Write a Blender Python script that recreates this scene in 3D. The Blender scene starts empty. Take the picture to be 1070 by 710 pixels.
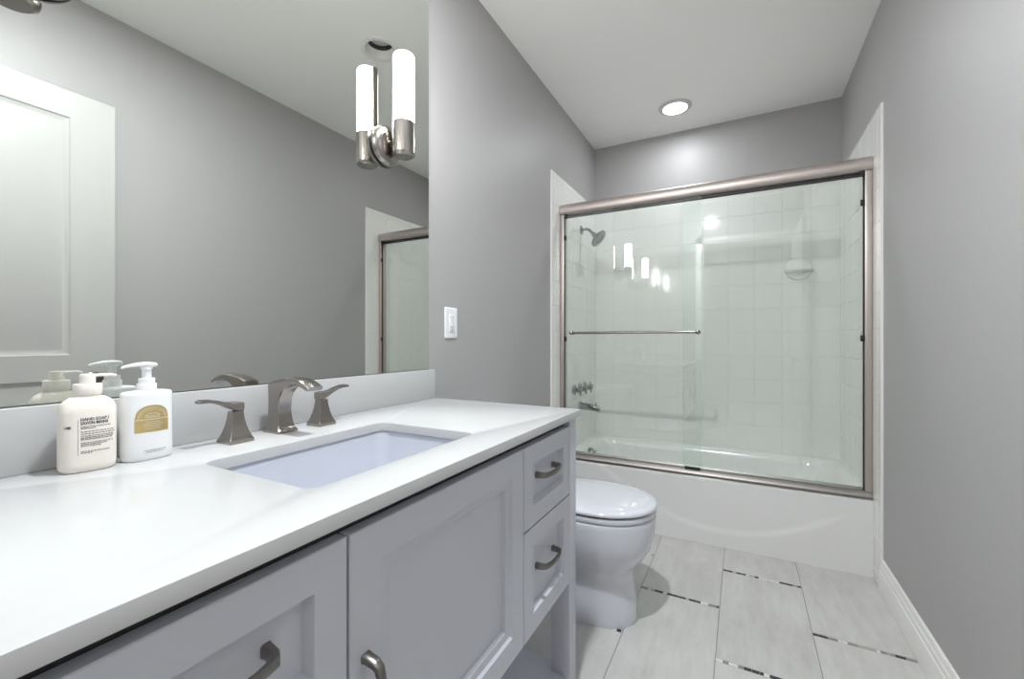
import bpy, bmesh, math, random
from mathutils import Vector, Matrix
PI = math.pi
random.seed(7)
S = bpy.context.scene
COL = S.collection

# ------------------------------------------------------------------ camera
cam_d = bpy.data.cameras.new('camera'); cam = bpy.data.objects.new('camera', cam_d); COL.objects.link(cam)
CAMX, CAMZ, FPX = 0.9833, 1.0455, 450.5
YAW = math.atan(241.0/450.5)
cam.location = (CAMX, 0.0, CAMZ)
cam.rotation_euler = (PI/2, 0, YAW)
cam_d.sensor_fit = 'HORIZONTAL'; cam_d.sensor_width = 36.0
cam_d.lens = 36.0*FPX/1070.0
cam_d.shift_y = 1.0/1070.0
cam_d.clip_start = 0.01
S.camera = cam
S.view_settings.view_transform = 'Standard'; S.view_settings.look = 'None'
S.view_settings.gamma = 1.0; S.view_settings.use_curve_mapping = False
S.view_settings.exposure = 1.86
S.cycles.diffuse_bounces = 8; S.cycles.max_bounces = 16; S.cycles.transparent_max_bounces = 24
# ------------------------------------------------------------------ world and lights
W_ = bpy.data.worlds.new('world'); S.world = W_; W_.use_nodes = True
W_.node_tree.nodes['Background'].inputs[0].default_value = (0.9, 0.95, 1, 1)
W_.node_tree.nodes['Background'].inputs[1].default_value = 0.3
def light(name, kind, loc, power, color=(1, 1, 1), rot=(0, 0, 0), **kw):
    d = bpy.data.lights.new(name, kind); d.energy = power; d.color = color
    for k, v in kw.items(): setattr(d, k, v)
    o = bpy.data.objects.new(name, d); o.location = loc; o.rotation_euler = rot; COL.objects.link(o)
    return o
light('hall_fill', 'AREA', (1.0, -0.75, 2.42), 6, (1, 0.975, 0.94), (math.radians(-40), 0, 0), shape='RECTANGLE', size=1.6, size_y=0.7)  # added fill light, tucked out of sight above the doorway
KEY, TUB, SCONCE = 9.3, 1.1, 7.5        # lamp strengths used by the lamp builders
LAMPCOL = (0.93, 0.965, 1.0)

# ------------------------------------------------------------------ materials
def mat(name, color, rough=0.5, metal=0.0, spec=0.5, coat=0.0, bump=0.0, bscale=80.0, bstretch=(1, 1, 1), var=0.0, emis=None, estr=0.0):
    m = bpy.data.materials.new(name); m.use_nodes = True
    nt = m.node_tree; b = nt.nodes['Principled BSDF']
    b.inputs['Base Color'].default_value = (*color, 1); b.inputs['Roughness'].default_value = rough
    b.inputs['Metallic'].default_value = metal; b.inputs['Specular IOR Level'].default_value = spec
    b.inputs['Coat Weight'].default_value = coat; b.inputs['Coat Roughness'].default_value = 0.08
    if emis: b.inputs['Emission Color'].default_value = (*emis, 1); b.inputs['Emission Strength'].default_value = estr
    if bump or var:
        tc = nt.nodes.new('ShaderNodeTexCoord'); mp = nt.nodes.new('ShaderNodeMapping'); nz = nt.nodes.new('ShaderNodeTexNoise')
        mp.inputs['Scale'].default_value = bstretch; nz.inputs['Scale'].default_value = bscale; nz.inputs['Detail'].default_value = 4
        nt.links.new(tc.outputs['Object'], mp.inputs[0]); nt.links.new(mp.outputs[0], nz.inputs['Vector'])
        if bump:
            bp = nt.nodes.new('ShaderNodeBump'); bp.inputs['Strength'].default_value = bump; bp.inputs['Distance'].default_value = 0.002
            nt.links.new(nz.outputs['Fac'], bp.inputs['Height']); nt.links.new(bp.outputs[0], b.inputs['Normal'])
        if var:
            mx = nt.nodes.new('ShaderNodeMix'); mx.data_type = 'RGBA'
            mx.inputs[6].default_value = (*[c*(1-var) for c in color], 1); mx.inputs[7].default_value = (*[min(1, c*(1+var)) for c in color], 1)
            nt.links.new(nz.outputs['Fac'], mx.inputs[0]); nt.links.new(mx.outputs[2], b.inputs['Base Color'])
    return m
M = {}
M['wall'] = mat('grey_wall_paint', (0.40, 0.392, 0.392), 0.48, spec=0.65, bump=0.08, bscale=140)
M['ceiling'] = mat('ceiling_paint', (0.92, 0.915, 0.90), 0.7, bump=0.05)
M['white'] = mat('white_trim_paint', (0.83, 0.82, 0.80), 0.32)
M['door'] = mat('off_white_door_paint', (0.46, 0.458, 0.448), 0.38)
M['hall'] = mat('hall_paint', (0.72, 0.71, 0.69), 0.7)
M['tile'] = mat('glazed_white_tile', (0.85, 0.85, 0.825), 0.06, bump=0.02, bscale=18)
M['grout'] = mat('white_grout', (0.84, 0.83, 0.81), 0.8)
M['tub'] = mat('tub_enamel', (0.80, 0.80, 0.79), 0.16)
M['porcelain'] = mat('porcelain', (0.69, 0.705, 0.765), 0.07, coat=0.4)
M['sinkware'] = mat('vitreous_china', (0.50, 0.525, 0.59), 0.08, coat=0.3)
M['quartz'] = mat('white_quartz', (0.51, 0.514, 0.517), 0.20, var=0.012, bscale=9)
M['cabinet'] = mat('grey_cabinet_paint', (0.565, 0.58, 0.64), 0.36, spec=0.45)
M['gap'] = mat('shaded_cabinet_interior', (0.03, 0.03, 0.033), 0.7)  # near-black so the shade in seams and counter reveal is in the colour
M['nickel'] = mat('brushed_nickel', (0.36, 0.335, 0.31), 0.22, metal=1.0, bump=0.05, bscale=300, bstretch=(1, 1, 0.05))
M['alu'] = mat('satin_aluminium', (0.60, 0.535, 0.505), 0.46, metal=1.0, bump=0.03, bscale=260, bstretch=(0.05, 1, 1))
M['pull'] = mat('dark_brushed_nickel', (0.24, 0.225, 0.21), 0.3, metal=1.0)
M['track'] = mat('darkened_aluminium_track', (0.30, 0.28, 0.27), 0.42, metal=1.0)  # header metal made darker; the floor's dull reflection is put into the colour
M['chrome'] = mat('chrome', (0.40, 0.41, 0.41), 0.10, metal=1.0)
M['darkmetal'] = mat('dark_nickel', (0.22, 0.21, 0.20), 0.3, metal=1.0)
M['black'] = mat('black_rubber_and_shade', (0.012, 0.012, 0.013), 0.5)  # rubber parts, and painted shade in the header, seat and sconce gaps
M['plastic'] = mat('white_plastic', (0.84, 0.85, 0.86), 0.3)
M['cream'] = mat('cream_plastic', (0.86, 0.82, 0.745), 0.35)
M['creamcap'] = mat('cream_pump_plastic', (0.88, 0.845, 0.78), 0.35)
M['ink'] = mat('dark_blue_ink', (0.02, 0.022, 0.06), 0.6)
M['greyink'] = mat('grey_ink', (0.20, 0.19, 0.19), 0.6)
M['gold'] = mat('gold_foil', (0.66, 0.50, 0.22), 0.34, metal=0.75, var=0.18, bscale=60)
M['goldlight'] = mat('pale_gold_foil', (0.86, 0.80, 0.62), 0.4, metal=0.3)
M['mirror'] = mat('silvered_glass', (0.75, 0.765, 0.735), 0.0, metal=1.0)
M['mirroredge'] = mat('mirror_edge', (0.42, 0.44, 0.43), 0.2)
M['lamp'] = mat('lit_opal_glass', (0.9, 0.9, 0.9), 0.4, emis=(1.0, 0.955, 0.91), estr=SCONCE)
M['lens'] = mat('lit_frosted_lens', (0.9, 0.9, 0.9), 0.4, emis=(1.0, 1.0, 1.0), estr=2.5)
M['offlens'] = mat('unlit_lens', (0.55, 0.55, 0.55), 0.3)
M['trimring'] = mat('grey_white_trim_metal', (0.60, 0.60, 0.60), 0.35)
M['baffle'] = mat('black_baffle', (0.03, 0.03, 0.03), 0.5)
def glass_mat(name, tint, f0):
    m = bpy.data.materials.new(name); m.use_nodes = True; nt = m.node_tree; nt.nodes.clear()
    out = nt.nodes.new('ShaderNodeOutputMaterial'); tr = nt.nodes.new('ShaderNodeBsdfTransparent'); gl = nt.nodes.new('ShaderNodeBsdfGlossy')
    lw = nt.nodes.new('ShaderNodeLayerWeight'); lw.inputs['Blend'].default_value = 0.5
    pw = nt.nodes.new('ShaderNodeMath'); pw.operation = 'POWER'; pw.inputs[1].default_value = 5
    ma = nt.nodes.new('ShaderNodeMath'); ma.operation = 'MULTIPLY_ADD'; ma.inputs[1].default_value = 1-f0; ma.inputs[2].default_value = f0
    mx = nt.nodes.new('ShaderNodeMixShader')
    tr.inputs[0].default_value = (*tint, 1); gl.inputs[0].default_value = (1, 1, 1, 1); gl.inputs['Roughness'].default_value = 0.0
    nt.links.new(lw.outputs['Facing'], pw.inputs[0]); nt.links.new(pw.outputs[0], ma.inputs[0]); nt.links.new(ma.outputs[0], mx.inputs[0])
    nt.links.new(tr.outputs[0], mx.inputs[1]); nt.links.new(gl.outputs[0], mx.inputs[2]); nt.links.new(mx.outputs[0], out.inputs[0])
    return m
M['glass'] = glass_mat('pale_green_glass', (0.962, 0.982, 0.972), 0.045)
M['glassedge'] = mat('glass_edge', (0.45, 0.60, 0.54), 0.15)
def floor_tile_mat():
    m = mat('stone_look_floor_tile', (0.5, 0.5, 0.5), 0.34); nt = m.node_tree; b = nt.nodes['Principled BSDF']
    tc = nt.nodes.new('ShaderNodeTexCoord'); geo = nt.nodes.new('ShaderNodeNewGeometry')
    add = nt.nodes.new('ShaderNodeVectorMath'); add.operation = 'ADD'
    sc = nt.nodes.new('ShaderNodeVectorMath'); sc.operation = 'SCALE'; sc.inputs[3].default_value = 9.0
    cmb = nt.nodes.new('ShaderNodeCombineXYZ')
    for k in range(3): nt.links.new(geo.outputs['Random Per Island'], cmb.inputs[k])
    nt.links.new(cmb.outputs[0], sc.inputs[0]); nt.links.new(tc.outputs['Object'], add.inputs[0]); nt.links.new(sc.outputs[0], add.inputs[1])
    mp = nt.nodes.new('ShaderNodeMapping'); mp.inputs['Scale'].default_value = (9, 2.0, 1); nt.links.new(add.outputs[0], mp.inputs[0])
    n1 = nt.nodes.new('ShaderNodeTexNoise'); n1.inputs['Scale'].default_value = 3.2; n1.inputs['Detail'].default_value = 8; n1.inputs['Roughness'].default_value = 0.68
    n2 = nt.nodes.new('ShaderNodeTexNoise'); n2.inputs['Scale'].default_value = 3.0; n2.inputs['Detail'].default_value = 5
    nt.links.new(mp.outputs[0], n1.inputs['Vector']); nt.links.new(add.outputs[0], n2.inputs['Vector'])
    mm = nt.nodes.new('ShaderNodeMath'); mm.operation = 'MULTIPLY_ADD'; mm.inputs[1].default_value = 0.55
    nt.links.new(n1.outputs['Fac'], mm.inputs[0])
    m2 = nt.nodes.new('ShaderNodeMath'); m2.operation = 'MULTIPLY'; m2.inputs[1].default_value = 0.45
    nt.links.new(n2.outputs['Fac'], m2.inputs[0]); nt.links.new(m2.outputs[0], mm.inputs[2])
    cr = nt.nodes.new('ShaderNodeValToRGB'); e = cr.color_ramp.elements
    e[0].position = 0.34; e[0].color = (0.50, 0.49, 0.47, 1); e[1].position = 0.66; e[1].color = (0.67, 0.665, 0.65, 1)
    nt.links.new(mm.outputs[0], cr.inputs[0]); nt.links.new(cr.outputs[0], b.inputs['Base Color'])
    return m
M['floortile'] = floor_tile_mat()
M['floorgrout'] = mat('grey_floor_grout', (0.30, 0.29, 0.275), 0.85)
M['mos_dark'] = mat('dark_mosaic_glass', (0.05, 0.05, 0.055), 0.2)
M['mos_mid'] = mat('grey_mosaic_stone', (0.27, 0.26, 0.25), 0.3)
M['mos_tan'] = mat('taupe_mosaic_stone', (0.42, 0.39, 0.35), 0.3)
M['mos_light'] = mat('white_mosaic_marble', (0.80, 0.80, 0.79), 0.25)

# ------------------------------------------------------------------ mesh helpers
def link(name, bm, mats, parent=None, smooth=None):
    me = bpy.data.meshes.new(name)
    bmesh.ops.recalc_face_normals(bm, faces=bm.faces[:])
    bm.to_mesh(me); bm.free()
    for m in (mats if isinstance(mats, (list, tuple)) else [mats]): me.materials.append(M[m])
    if smooth is not None:
        for p in me.polygons: p.use_smooth = True
        me.set_sharp_from_angle(angle=math.radians(smooth))
    o = bpy.data.objects.new(name, me); COL.objects.link(o)
    if parent is not None: o.parent = parent
    return o
def empty(name, loc, label=None, cat=None, group=None):
    o = bpy.data.objects.new(name, None); COL.objects.link(o); o.location = loc; o.empty_display_size = 0.05
    tag(o, label, cat, group); return o
def tag(o, label=None, cat=None, group=None, kind=None):
    for k, v in (('label', label), ('category', cat), ('group', group), ('kind', kind)):
        if v: o[k] = v
    return o
def struct(o): o['kind'] = 'structure'; return o
NB = bmesh.new
def box(bm, lo, hi, bev=0.0, seg=2, mi=0):
    vs = [bm.verts.new((x, y, z)) for x in (lo[0], hi[0]) for y in (lo[1], hi[1]) for z in (lo[2], hi[2])]
    fs = [bm.faces.new([vs[i] for i in q]) for q in ((0, 1, 3, 2), (4, 6, 7, 5), (0, 4, 5, 1), (2, 3, 7, 6), (0, 2, 6, 4), (1, 5, 7, 3))]
    bmesh.ops.recalc_face_normals(bm, faces=fs)
    for f in fs: f.material_index = mi
    if bev:
        es = list({e for f in fs for e in f.edges})
        r = bmesh.ops.bevel(bm, geom=es, offset=bev, segments=seg, profile=0.5, affect='EDGES')
        for f in r['faces']: f.material_index = mi
    return vs
def loft(bm, rings, cap0=True, cap1=True, closed=True, mi=0):
    R = [[bm.verts.new(p) for p in r] for r in rings]
    n = len(R[0])
    for a, b in zip(R, R[1:]):
        for i in range(n if closed else n-1):
            f = bm.faces.new((a[i], a[(i+1) % n], b[(i+1) % n], b[i])); f.material_index = mi
    if cap0: bm.faces.new(R[0][::-1]).material_index = mi
    if cap1: bm.faces.new(R[-1]).material_index = mi
    return R
def frame_of(axis):
    a = Vector(axis).normalized(); u = a.orthogonal().normalized()
    if abs(a.z) < 0.99: u = Vector((0, 0, 1)).cross(a).normalized()
    return a, u, a.cross(u)
def lathe(bm, prof, org=(0, 0, 0), axis=(0, 0, 1), n=32, mi=0, cap0=True, cap1=True):
    a, u, v = frame_of(axis); o = Vector(org)
    rings = [[o + a*h + (u*math.cos(t) + v*math.sin(t))*max(r, 1e-5) for t in (2*PI*k/n for k in range(n))] for r, h in prof]
    return loft(bm, rings, cap0, cap1, True, mi)
def tube(bm, pts, rad, n=14, mi=0, cap=True):
    pts = [Vector(p) for p in pts]; rings = []; up = None
    for i, p in enumerate(pts):
        t = (pts[min(i+1, len(pts)-1)] - pts[max(i-1, 0)]).normalized()
        if up is None: up = t.orthogonal().normalized()
        up = (up - t*up.dot(t)).normalized(); w = t.cross(up)
        r = rad[i] if isinstance(rad, (list, tuple)) else rad
        rings.append([p + (up*math.cos(a) + w*math.sin(a))*r for a in (2*PI*k/n for k in range(n))])
    return loft(bm, rings, cap, cap, True, mi)
def sup(a, b, n, N=48, cx=0, cy=0, z=0):
    r = []
    for k in range(N):
        t = 2*PI*k/N; c, s = math.cos(t), math.sin(t)
        r.append((cx + a*math.copysign(abs(c)**(2/n), c), cy + b*math.copysign(abs(s)**(2/n), s), z))
    return r
def rrect(x0, x1, y0, y1, r, z, k=6):
    p = []
    for cx, cy, a0 in ((x1-r, y1-r, 0), (x0+r, y1-r, PI/2), (x0+r, y0+r, PI), (x1-r, y0+r, 1.5*PI)):
        for i in range(k+1):
            a = a0 + PI/2*i/k; p.append((cx + r*math.cos(a), cy + r*math.sin(a), z))
    return p
def slab_holes(bm, outer, holes, z0, z1, mi=0):
    es = []
    for lp in [outer] + holes:
        vs = [bm.verts.new((p[0], p[1], z1)) for p in lp]
        es += [bm.edges.new((vs[i], vs[(i+1) % len(vs)])) for i in range(len(vs))]
    r = bmesh.ops.triangle_fill(bm, use_beauty=True, use_dissolve=False, edges=es)
    fs = [f for f in r['geom'] if isinstance(f, bmesh.types.BMFace)]
    if z0 != z1:
        e = bmesh.ops.extrude_face_region(bm, geom=fs, use_keep_orig=True)
        bmesh.ops.translate(bm, vec=(0, 0, z0-z1), verts=[v for v in e['geom'] if isinstance(v, bmesh.types.BMVert)])
def circle(cx, cy, r, n=40): return [(cx + r*math.cos(2*PI*k/n), cy + r*math.sin(2*PI*k/n), 0) for k in range(n)]
def copy_tree(o, parent=None):
    c = o.copy(); COL.objects.link(c)
    if parent is not None: c.parent = parent
    for ch in list(o.children): copy_tree(ch, c)
    return c
def text_mesh(body, size, bold=0.0):
    cu = bpy.data.curves.new('writing', 'FONT'); cu.body = body; cu.size = size; cu.offset = bold
    cu.align_x = 'LEFT'; cu.resolution_u = 2
    o = bpy.data.objects.new('writing', cu); COL.objects.link(o)
    dg = bpy.context.evaluated_depsgraph_get(); dg.update()
    me = bpy.data.meshes.new_from_object(o.evaluated_get(dg))
    COL.objects.unlink(o); bpy.data.objects.remove(o)
    return me

# ------------------------------------------------------------------ room shell
RW, RD, RH = 1.50, 3.1625, 2.485
TY0 = 2.310          # where the tiled surround begins
AP = 2.427           # tub apron plane
def wallbox(name, lo, hi, m='wall'):
    bm = NB(); box(bm, lo, hi); return struct(link(name, bm, m))
wallbox('wall_left', (-0.12, -0.12, 0), (0, RD+0.12, RH))
wallbox('wall_right', (RW, -0.12, 0), (RW+0.12, RD+0.12, RH))
wallbox('wall_back', (0, RD, 0), (RW, RD+0.12, RH))
DX0, DX1, DZ = 0.612, 1.440, 2.055   # doorway
bm = NB()
box(bm, (0, -0.12, 0), (DX0, 0, RH)); box(bm, (DX1, -0.12, 0), (RW, 0, RH)); box(bm, (DX0, -0.12, DZ), (DX1, 0, RH))
struct(link('wall_front', bm, 'wall'))
# ceiling, with a round hole for the recessed can
CAN_OFF = (0.610, 1.573)
bm = NB(); slab_holes(bm, [(-0.12, -0.12), (RW+0.12, -0.12), (RW+0.12, RD+0.12), (-0.12, RD+0.12)], [circle(*CAN_OFF, 0.073)], RH+0.02, RH)
struct(link('ceiling', bm, 'ceiling'))
# floor: long tiles in columns, short mosaic strips between the tiles
bm = NB(); box(bm, (-0.12, -0.12, -0.08), (RW+0.12, RD+0.12, -0.0018), mi=1)
cols = [(-0.001, 0.303, 0.915), (0.303, 0.604, 0.302), (0.604, 0.904, 0.622), (0.904, 1.203, 0.302+0.01), (1.203, 1.501, 0.610)]
G = 0.0013
for (x0, x1, off) in cols:
    y = off - 0.625*2
    while y < AP+0.05:
        box(bm, (x0+G, max(y+0.0075+G, -0.119), -0.006), (x1-G, min(y+0.6175-G, AP+0.1), 0.0), bev=0.0006, seg=1, mi=0) if y+0.6 > -0.1 else None
        if y > -0.1 and y < AP-0.03:
            x = x0+G
            while x < x1-0.004:
                L = random.choice((0.011, 0.016, 0.022, 0.028)); xe = min(x+L, x1-G)
                box(bm, (x, y-0.0062, -0.006), (xe-0.0014, y+0.0062, -0.0002), mi=random.choice((2, 2, 3, 4, 5, 5)))
                x = xe
        y += 0.625
struct(link('floor', bm, ['floortile', 'floorgrout', 'mos_dark', 'mos_mid', 'mos_tan', 'mos_light']))
# hall beyond the doorway (behind the camera)
bm = NB(); box(bm, (-0.9, -2.8, -0.08), (2.6, -0.12, 0)); struct(link('floor_hall', bm, 'hall'))
bm = NB(); box(bm, (-0.9, -2.8, RH), (2.6, -0.12, RH+0.05)); struct(link('ceiling_hall', bm, 'ceiling'))
bm = NB(); box(bm, (-1.0, -2.9, 0), (2.7, -2.8, RH)); box(bm, (-1.0, -2.8, 0), (-0.9, -0.12, RH)); box(bm, (2.6, -2.8, 0), (2.7, -0.12, RH))
box(bm, (-0.9, -0.14, 0), (-0.12, -0.12, RH)); box(bm, (RW+0.12, -0.14, 0), (2.6, -0.12, RH))
struct(link('wall_hall', bm, 'hall'))
# door casing and jamb
bm = NB()
for y0, y1 in ((0.0, 0.016), (-0.136, -0.12)):
    box(bm, (DX0-0.062, y0, 0), (DX0+0.004, y1, DZ+0.062), bev=0.003); box(bm, (DX1-0.004, y0, 0), (RW-0.001, y1, DZ+0.062), bev=0.003)
    box(bm, (DX0-0.062, y0, DZ-0.004), (RW-0.001, y1, DZ+0.062), bev=0.003)
box(bm, (DX0, -0.12, 0), (DX0+0.012, 0, DZ)); box(bm, (DX1-0.012, -0.12, 0), (DX1, 0, DZ)); box(bm, (DX0, -0.12, DZ-0.012), (DX1, 0, DZ))
struct(link('trim_1', bm, 'white', smooth=35))
# baseboards: stepped profile
def baseboard(name, y0, y1, side):
    prof = [(0.0, 0.0015), (0.016, 0.0015), (0.016, 0.088), (0.0145, 0.092), (0.0125, 0.093), (0.0125, 0.104), (0.0105, 0.112), (0.0085, 0.115), (0.0085, 0.124), (0.006, 0.131), (0.003, 0.134), (0.0, 0.134)]
    bm = NB(); rings = [[((d if side < 0 else RW-d), y, z) for d, z in prof] for y in (y0, y1)]
    loft(bm, rings); return struct(link(name, bm, 'white', smooth=25))
baseboard('baseboard_right', 0.017, TY0-0.001, 1)
baseboard('baseboard_left', 1.226, TY0-0.001, -1)

# ------------------------------------------------------------------ tiled surround (glazed squares over grout)
def tiled(name, org, ua, va, na, us, vs_):
    """us, vs_: lists of cut positions along ua and va; na: normal into the room."""
    bm = NB(); ua, va, na, org = Vector(ua), Vector(va), Vector(na), Vector(org)
    P = lambda u, v, d: org + ua*u + va*v + na*d
    def slab(u0, u1, v0, v1, d0, d1, bev, mi):
        r0 = [P(u0, v0, d0), P(u1, v0, d0), P(u1, v1, d0), P(u0, v1, d0)]
        r1 = [P(u0, v0, d1-bev), P(u1, v0, d1-bev), P(u1, v1, d1-bev), P(u0, v1, d1-bev)]
        q = bev*0.35
        r2 = [P(u0+q, v0+q, d1-q), P(u1-q, v0+q, d1-q), P(u1-q, v1-q, d1-q), P(u0+q, v1-q, d1-q)]
        r3 = [P(u0+bev*1.3, v0+bev*1.3, d1), P(u1-bev*1.3, v0+bev*1.3, d1), P(u1-bev*1.3, v1-bev*1.3, d1), P(u0+bev*1.3, v1-bev*1.3, d1)]
        loft(bm, [r0, r1, r2, r3], mi=mi)
    slab(us[0], us[-1], vs_[0], vs_[-1], 0.0, 0.0066, 0.0005, 1)
    for u0, u1 in zip(us, us[1:]):
        for v0, v1 in zip(vs_, vs_[1:]):
            slab(u0+0.0008, u1-0.0008, v0+0.0008, v1-0.0008, 0.001, 0.0088, 0.0016, 0)
    return struct(link(name, bm, ['tile', 'grout']))
zs = [0.0, 0.05, 0.2] + [0.35+0.15*k for k in range(12)] + [2.038]
ys = [TY0, TY0+0.052] + [TY0+0.052+0.15*k for k in range(1, 6)] + [RD-0.009]
ys = [y for y in ys if y <= RD-0.009]
tiled('wall_tiled_left', (0, 0, 0), (0, 1, 0), (0, 0, 1), (1, 0, 0), ys, zs)
tiled('wall_tiled_right', (RW, 0, 0), (0, 1, 0), (0, 0, 1), (-1, 0, 0), ys, zs)
tiled('wall_tiled_back', (0, RD, 0), (1, 0, 0), (0, 0, 1), (0, -1, 0), [0.0]+[0.15*k for k in range(1, 10)]+[RW], [0.336]+[z for z in zs if z > 0.4])

# ------------------------------------------------------------------ bathtub with sculpted apron
def bathtub():
    t = empty('bathtub', (0.75, 2.79, 0), 'white alcove bathtub with a smile-shaped curve across its apron', 'bathtub')
    bm = NB(); x0, x1, y1, H = 0.0089, RW-0.0089, RD-0.0089, 0.342
    nx, nz = 90, 48; g = []
    def off(x, z):
        c = 0.081 + 0.68*(x-0.88)**2
        d = (c - z)/0.016
        s = 0.5 + 0.5*max(-1, min(1, d)); s = s*s*(3-2*s)
        fade = max(0.0, min(1.0, (1.44-x)/0.12))
        return -0.007*s*fade
    for j in range(nz+1):
        z = (H-0.012)*j/nz
        g.append([bm.verts.new((x0+(x1-x0)*i/nx, AP+off(x0+(x1-x0)*i/nx, z), z)) for i in range(nx+1)])
    for dy, z in ((0.002, H-0.006), (0.006, H-0.002), (0.012, H)):
        g.append([bm.verts.new((x0+(x1-x0)*i/nx, AP+dy, z)) for i in range(nx+1)])
    for a, b in zip(g, g[1:]):
        for i in range(nx): bm.faces.new((a[i], a[i+1], b[i+1], b[i]))
    rings = [rrect(x0, x1, AP+0.012, y1, 0.004, H), rrect(0.07, 1.44, AP+0.085, y1-0.045, 0.10, H), rrect(0.078, 1.432, AP+0.093, y1-0.053, 0.10, H-0.008),
             rrect(0.09, 1.405, AP+0.103, y1-0.065, 0.11, H-0.05), rrect(0.13, 1.31, AP+0.125, y1-0.09, 0.13, 0.13), rrect(0.16, 1.24, AP+0.15, y1-0.115, 0.13, 0.095), rrect(0.30, 1.10, AP+0.23, y1-0.19, 0.10, 0.09)]
    loft(bm, rings, cap0=False, cap1=True)
    b = link('tub_body', bm, 'tub', t, smooth=45); b.matrix_parent_inverse = Matrix.Translation(-t.location)
    bm = NB(); lathe(bm, [(0.001, 0.016), (0.02, 0.016), (0.033, 0.012), (0.036, 0.004), (0.036, -0.02)][::-1], (0.098, 2.775, 0.296), (1, 0, 0.12), 24)
    o = link('overflow_plate', bm, 'chrome', t, smooth=40); o.matrix_parent_inverse = Matrix.Translation(-t.location)
    bm = NB(); tube(bm, [(0.112, 2.775, 0.300), (0.122, 2.775, 0.304), (0.128, 2.775, 0.322)], [0.006, 0.006, 0.004], 10)
    l = link('trip_lever', bm, 'chrome', o, smooth=40); l.matrix_parent_inverse = Matrix.Translation(-t.location)
    return t
def put(o, root):
    """child whose mesh is in world coordinates under a root that only translates"""
    o.parent = root; o.matrix_parent_inverse = Matrix.Translation(-Vector(root.location)); return o
def sub(o, par):
    o.parent = par; o.matrix_parent_inverse = Matrix.Identity(4); return o
def part(name, bm, m, root, smooth=40): return put(link(name, bm, m, None, smooth), root)
def subpart(name, bm, m, par, smooth=40): return sub(link(name, bm, m, None, smooth), par)
tb = bathtub()
for p in tb.children:
    for q in p.children: q.matrix_parent_inverse = Matrix.Identity(4)

# ------------------------------------------------------------------ sliding shower door
sd = empty('sliding_shower_door', (0.75, 2.46, 0.342), 'framed sliding glass shower door with brushed metal header above the tub', 'shower door')
FX0, FX1 = 0.0095, RW-0.0095
bm = NB(); prof = [(-0.014, 1.800), (-0.030, 1.804), (-0.036, 1.812), (-0.037, 1.830), (-0.034, 1.848), (-0.026, 1.860), (-0.012, 1.867), (0.012, 1.867), (0.026, 1.86), (0.032, 1.848), (0.032, 1.812), (0.026, 1.80), (0.010, 1.80), (0.010, 1.822), (-0.004, 1.822), (-0.004, 1.80)]
loft(bm, [[(x, 2.46+a, z) for a, z in prof] for x in (FX0, FX1)])
hd = part('header_rail', bm, 'alu', sd, 50)
bm = NB(); box(bm, (FX0+0.03, 2.447, 1.788), (FX1-0.03, 2.475, 1.806)); subpart('track_shadow_strip', bm, 'black', hd)  # black box painting the shade under the header
for xa, xb in ((FX0, 0.036), (1.463, FX1)):
    bm = NB(); box(bm, (xa, 2.432, 0.372), (xb, 2.488, 1.802), bev=0.004); j = part('side_jamb', bm, 'alu', sd)
    xi = xb if xa < 0.5 else xa; s = 1 if xa < 0.5 else -1
    bm = NB(); box(bm, tuple(map(min, (xi, 2.440, 0.376), (xi+s*0.004, 2.449, 1.80))), tuple(map(max, (xi, 2.440, 0.376), (xi+s*0.004, 2.449, 1.80)))); subpart('seal_strip', bm, 'black', j)
    for z in (1.66, 1.055, 1.79):
        bm = NB(); a, b = sorted((xi, xi+s*0.016)); box(bm, (a, 2.428, z-0.014), (b, 2.438, z+0.014), bev=0.003); subpart('bumper', bm, 'black', j)
bm = NB(); prof = [(-0.036, 0.3425), (-0.036, 0.352), (-0.030, 0.360), (-0.026, 0.374), (-0.018, 0.376), (-0.014, 0.364), (0.026, 0.366), (0.032, 0.376), (0.036, 0.374), (0.036, 0.3425)]
loft(bm, [[(x, 2.46+a, z) for a, z in prof] for x in (FX0, FX1)]); part('bottom_track', bm, 'track', sd, 30)
def pane(name, x0, x1, y):
    bm = NB(); box(bm, (x0, y-0.003, 0.368), (x1, y+0.003, 1.815))
    for f in bm.faces:
        if abs(f.normal.y) < 0.5: f.material_index = 1
    bmesh.ops.recalc_face_normals(bm, faces=bm.faces[:])
    return part(name, bm, ['glass', 'glassedge'], sd, None)
def pane2(name, x0, x1, y):
    bm = NB(); vs = box(bm, (x0, y-0.003, 0.368), (x1, y+0.003, 1.815)); bm.normal_update()
    for f in bm.faces: f.material_index = 0 if abs(f.normal.y) > 0.5 else 1
    return part(name, bm, ['glass', 'glassedge'], sd, None)
pa = pane2('glass_panel', 0.040, 0.793, 2.4405)
pb = pane2('glass_panel', 0.700, 1.460, 2.4785)
bm = NB()
tube(bm, [(0.088, 2.404, 1.090), (0.782, 2.404, 1.090)], 0.0075, 16)
subpart('towel_bar', bm, 'nickel', pa)
for x in (0.092, 0.778):
    bm = NB(); lathe(bm, [(0.013, 0.0), (0.013, 0.005), (0.007, 0.008), (0.006, 0.028), (0.010, 0.031), (0.0105, 0.042), (0.006, 0.045)], (x, 2.4374, 1.090), (0, -1, 0), 20)
    subpart('bar_bracket', bm, 'nickel', pa)
    bm = NB(); lathe(bm, [(0.011, 0.0), (0.011, 0.006), (0.007, 0.014), (0.003, 0.016)], (x, 2.4437, 1.090), (0, 1, 0), 20)
    subpart('bar_screw', bm, 'nickel', pa)
bm = NB(); box(bm, (0.715, 2.424, 0.372), (0.790, 2.437, 0.384), bev=0.002); part('bottom_guide', bm, 'black', sd)

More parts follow.
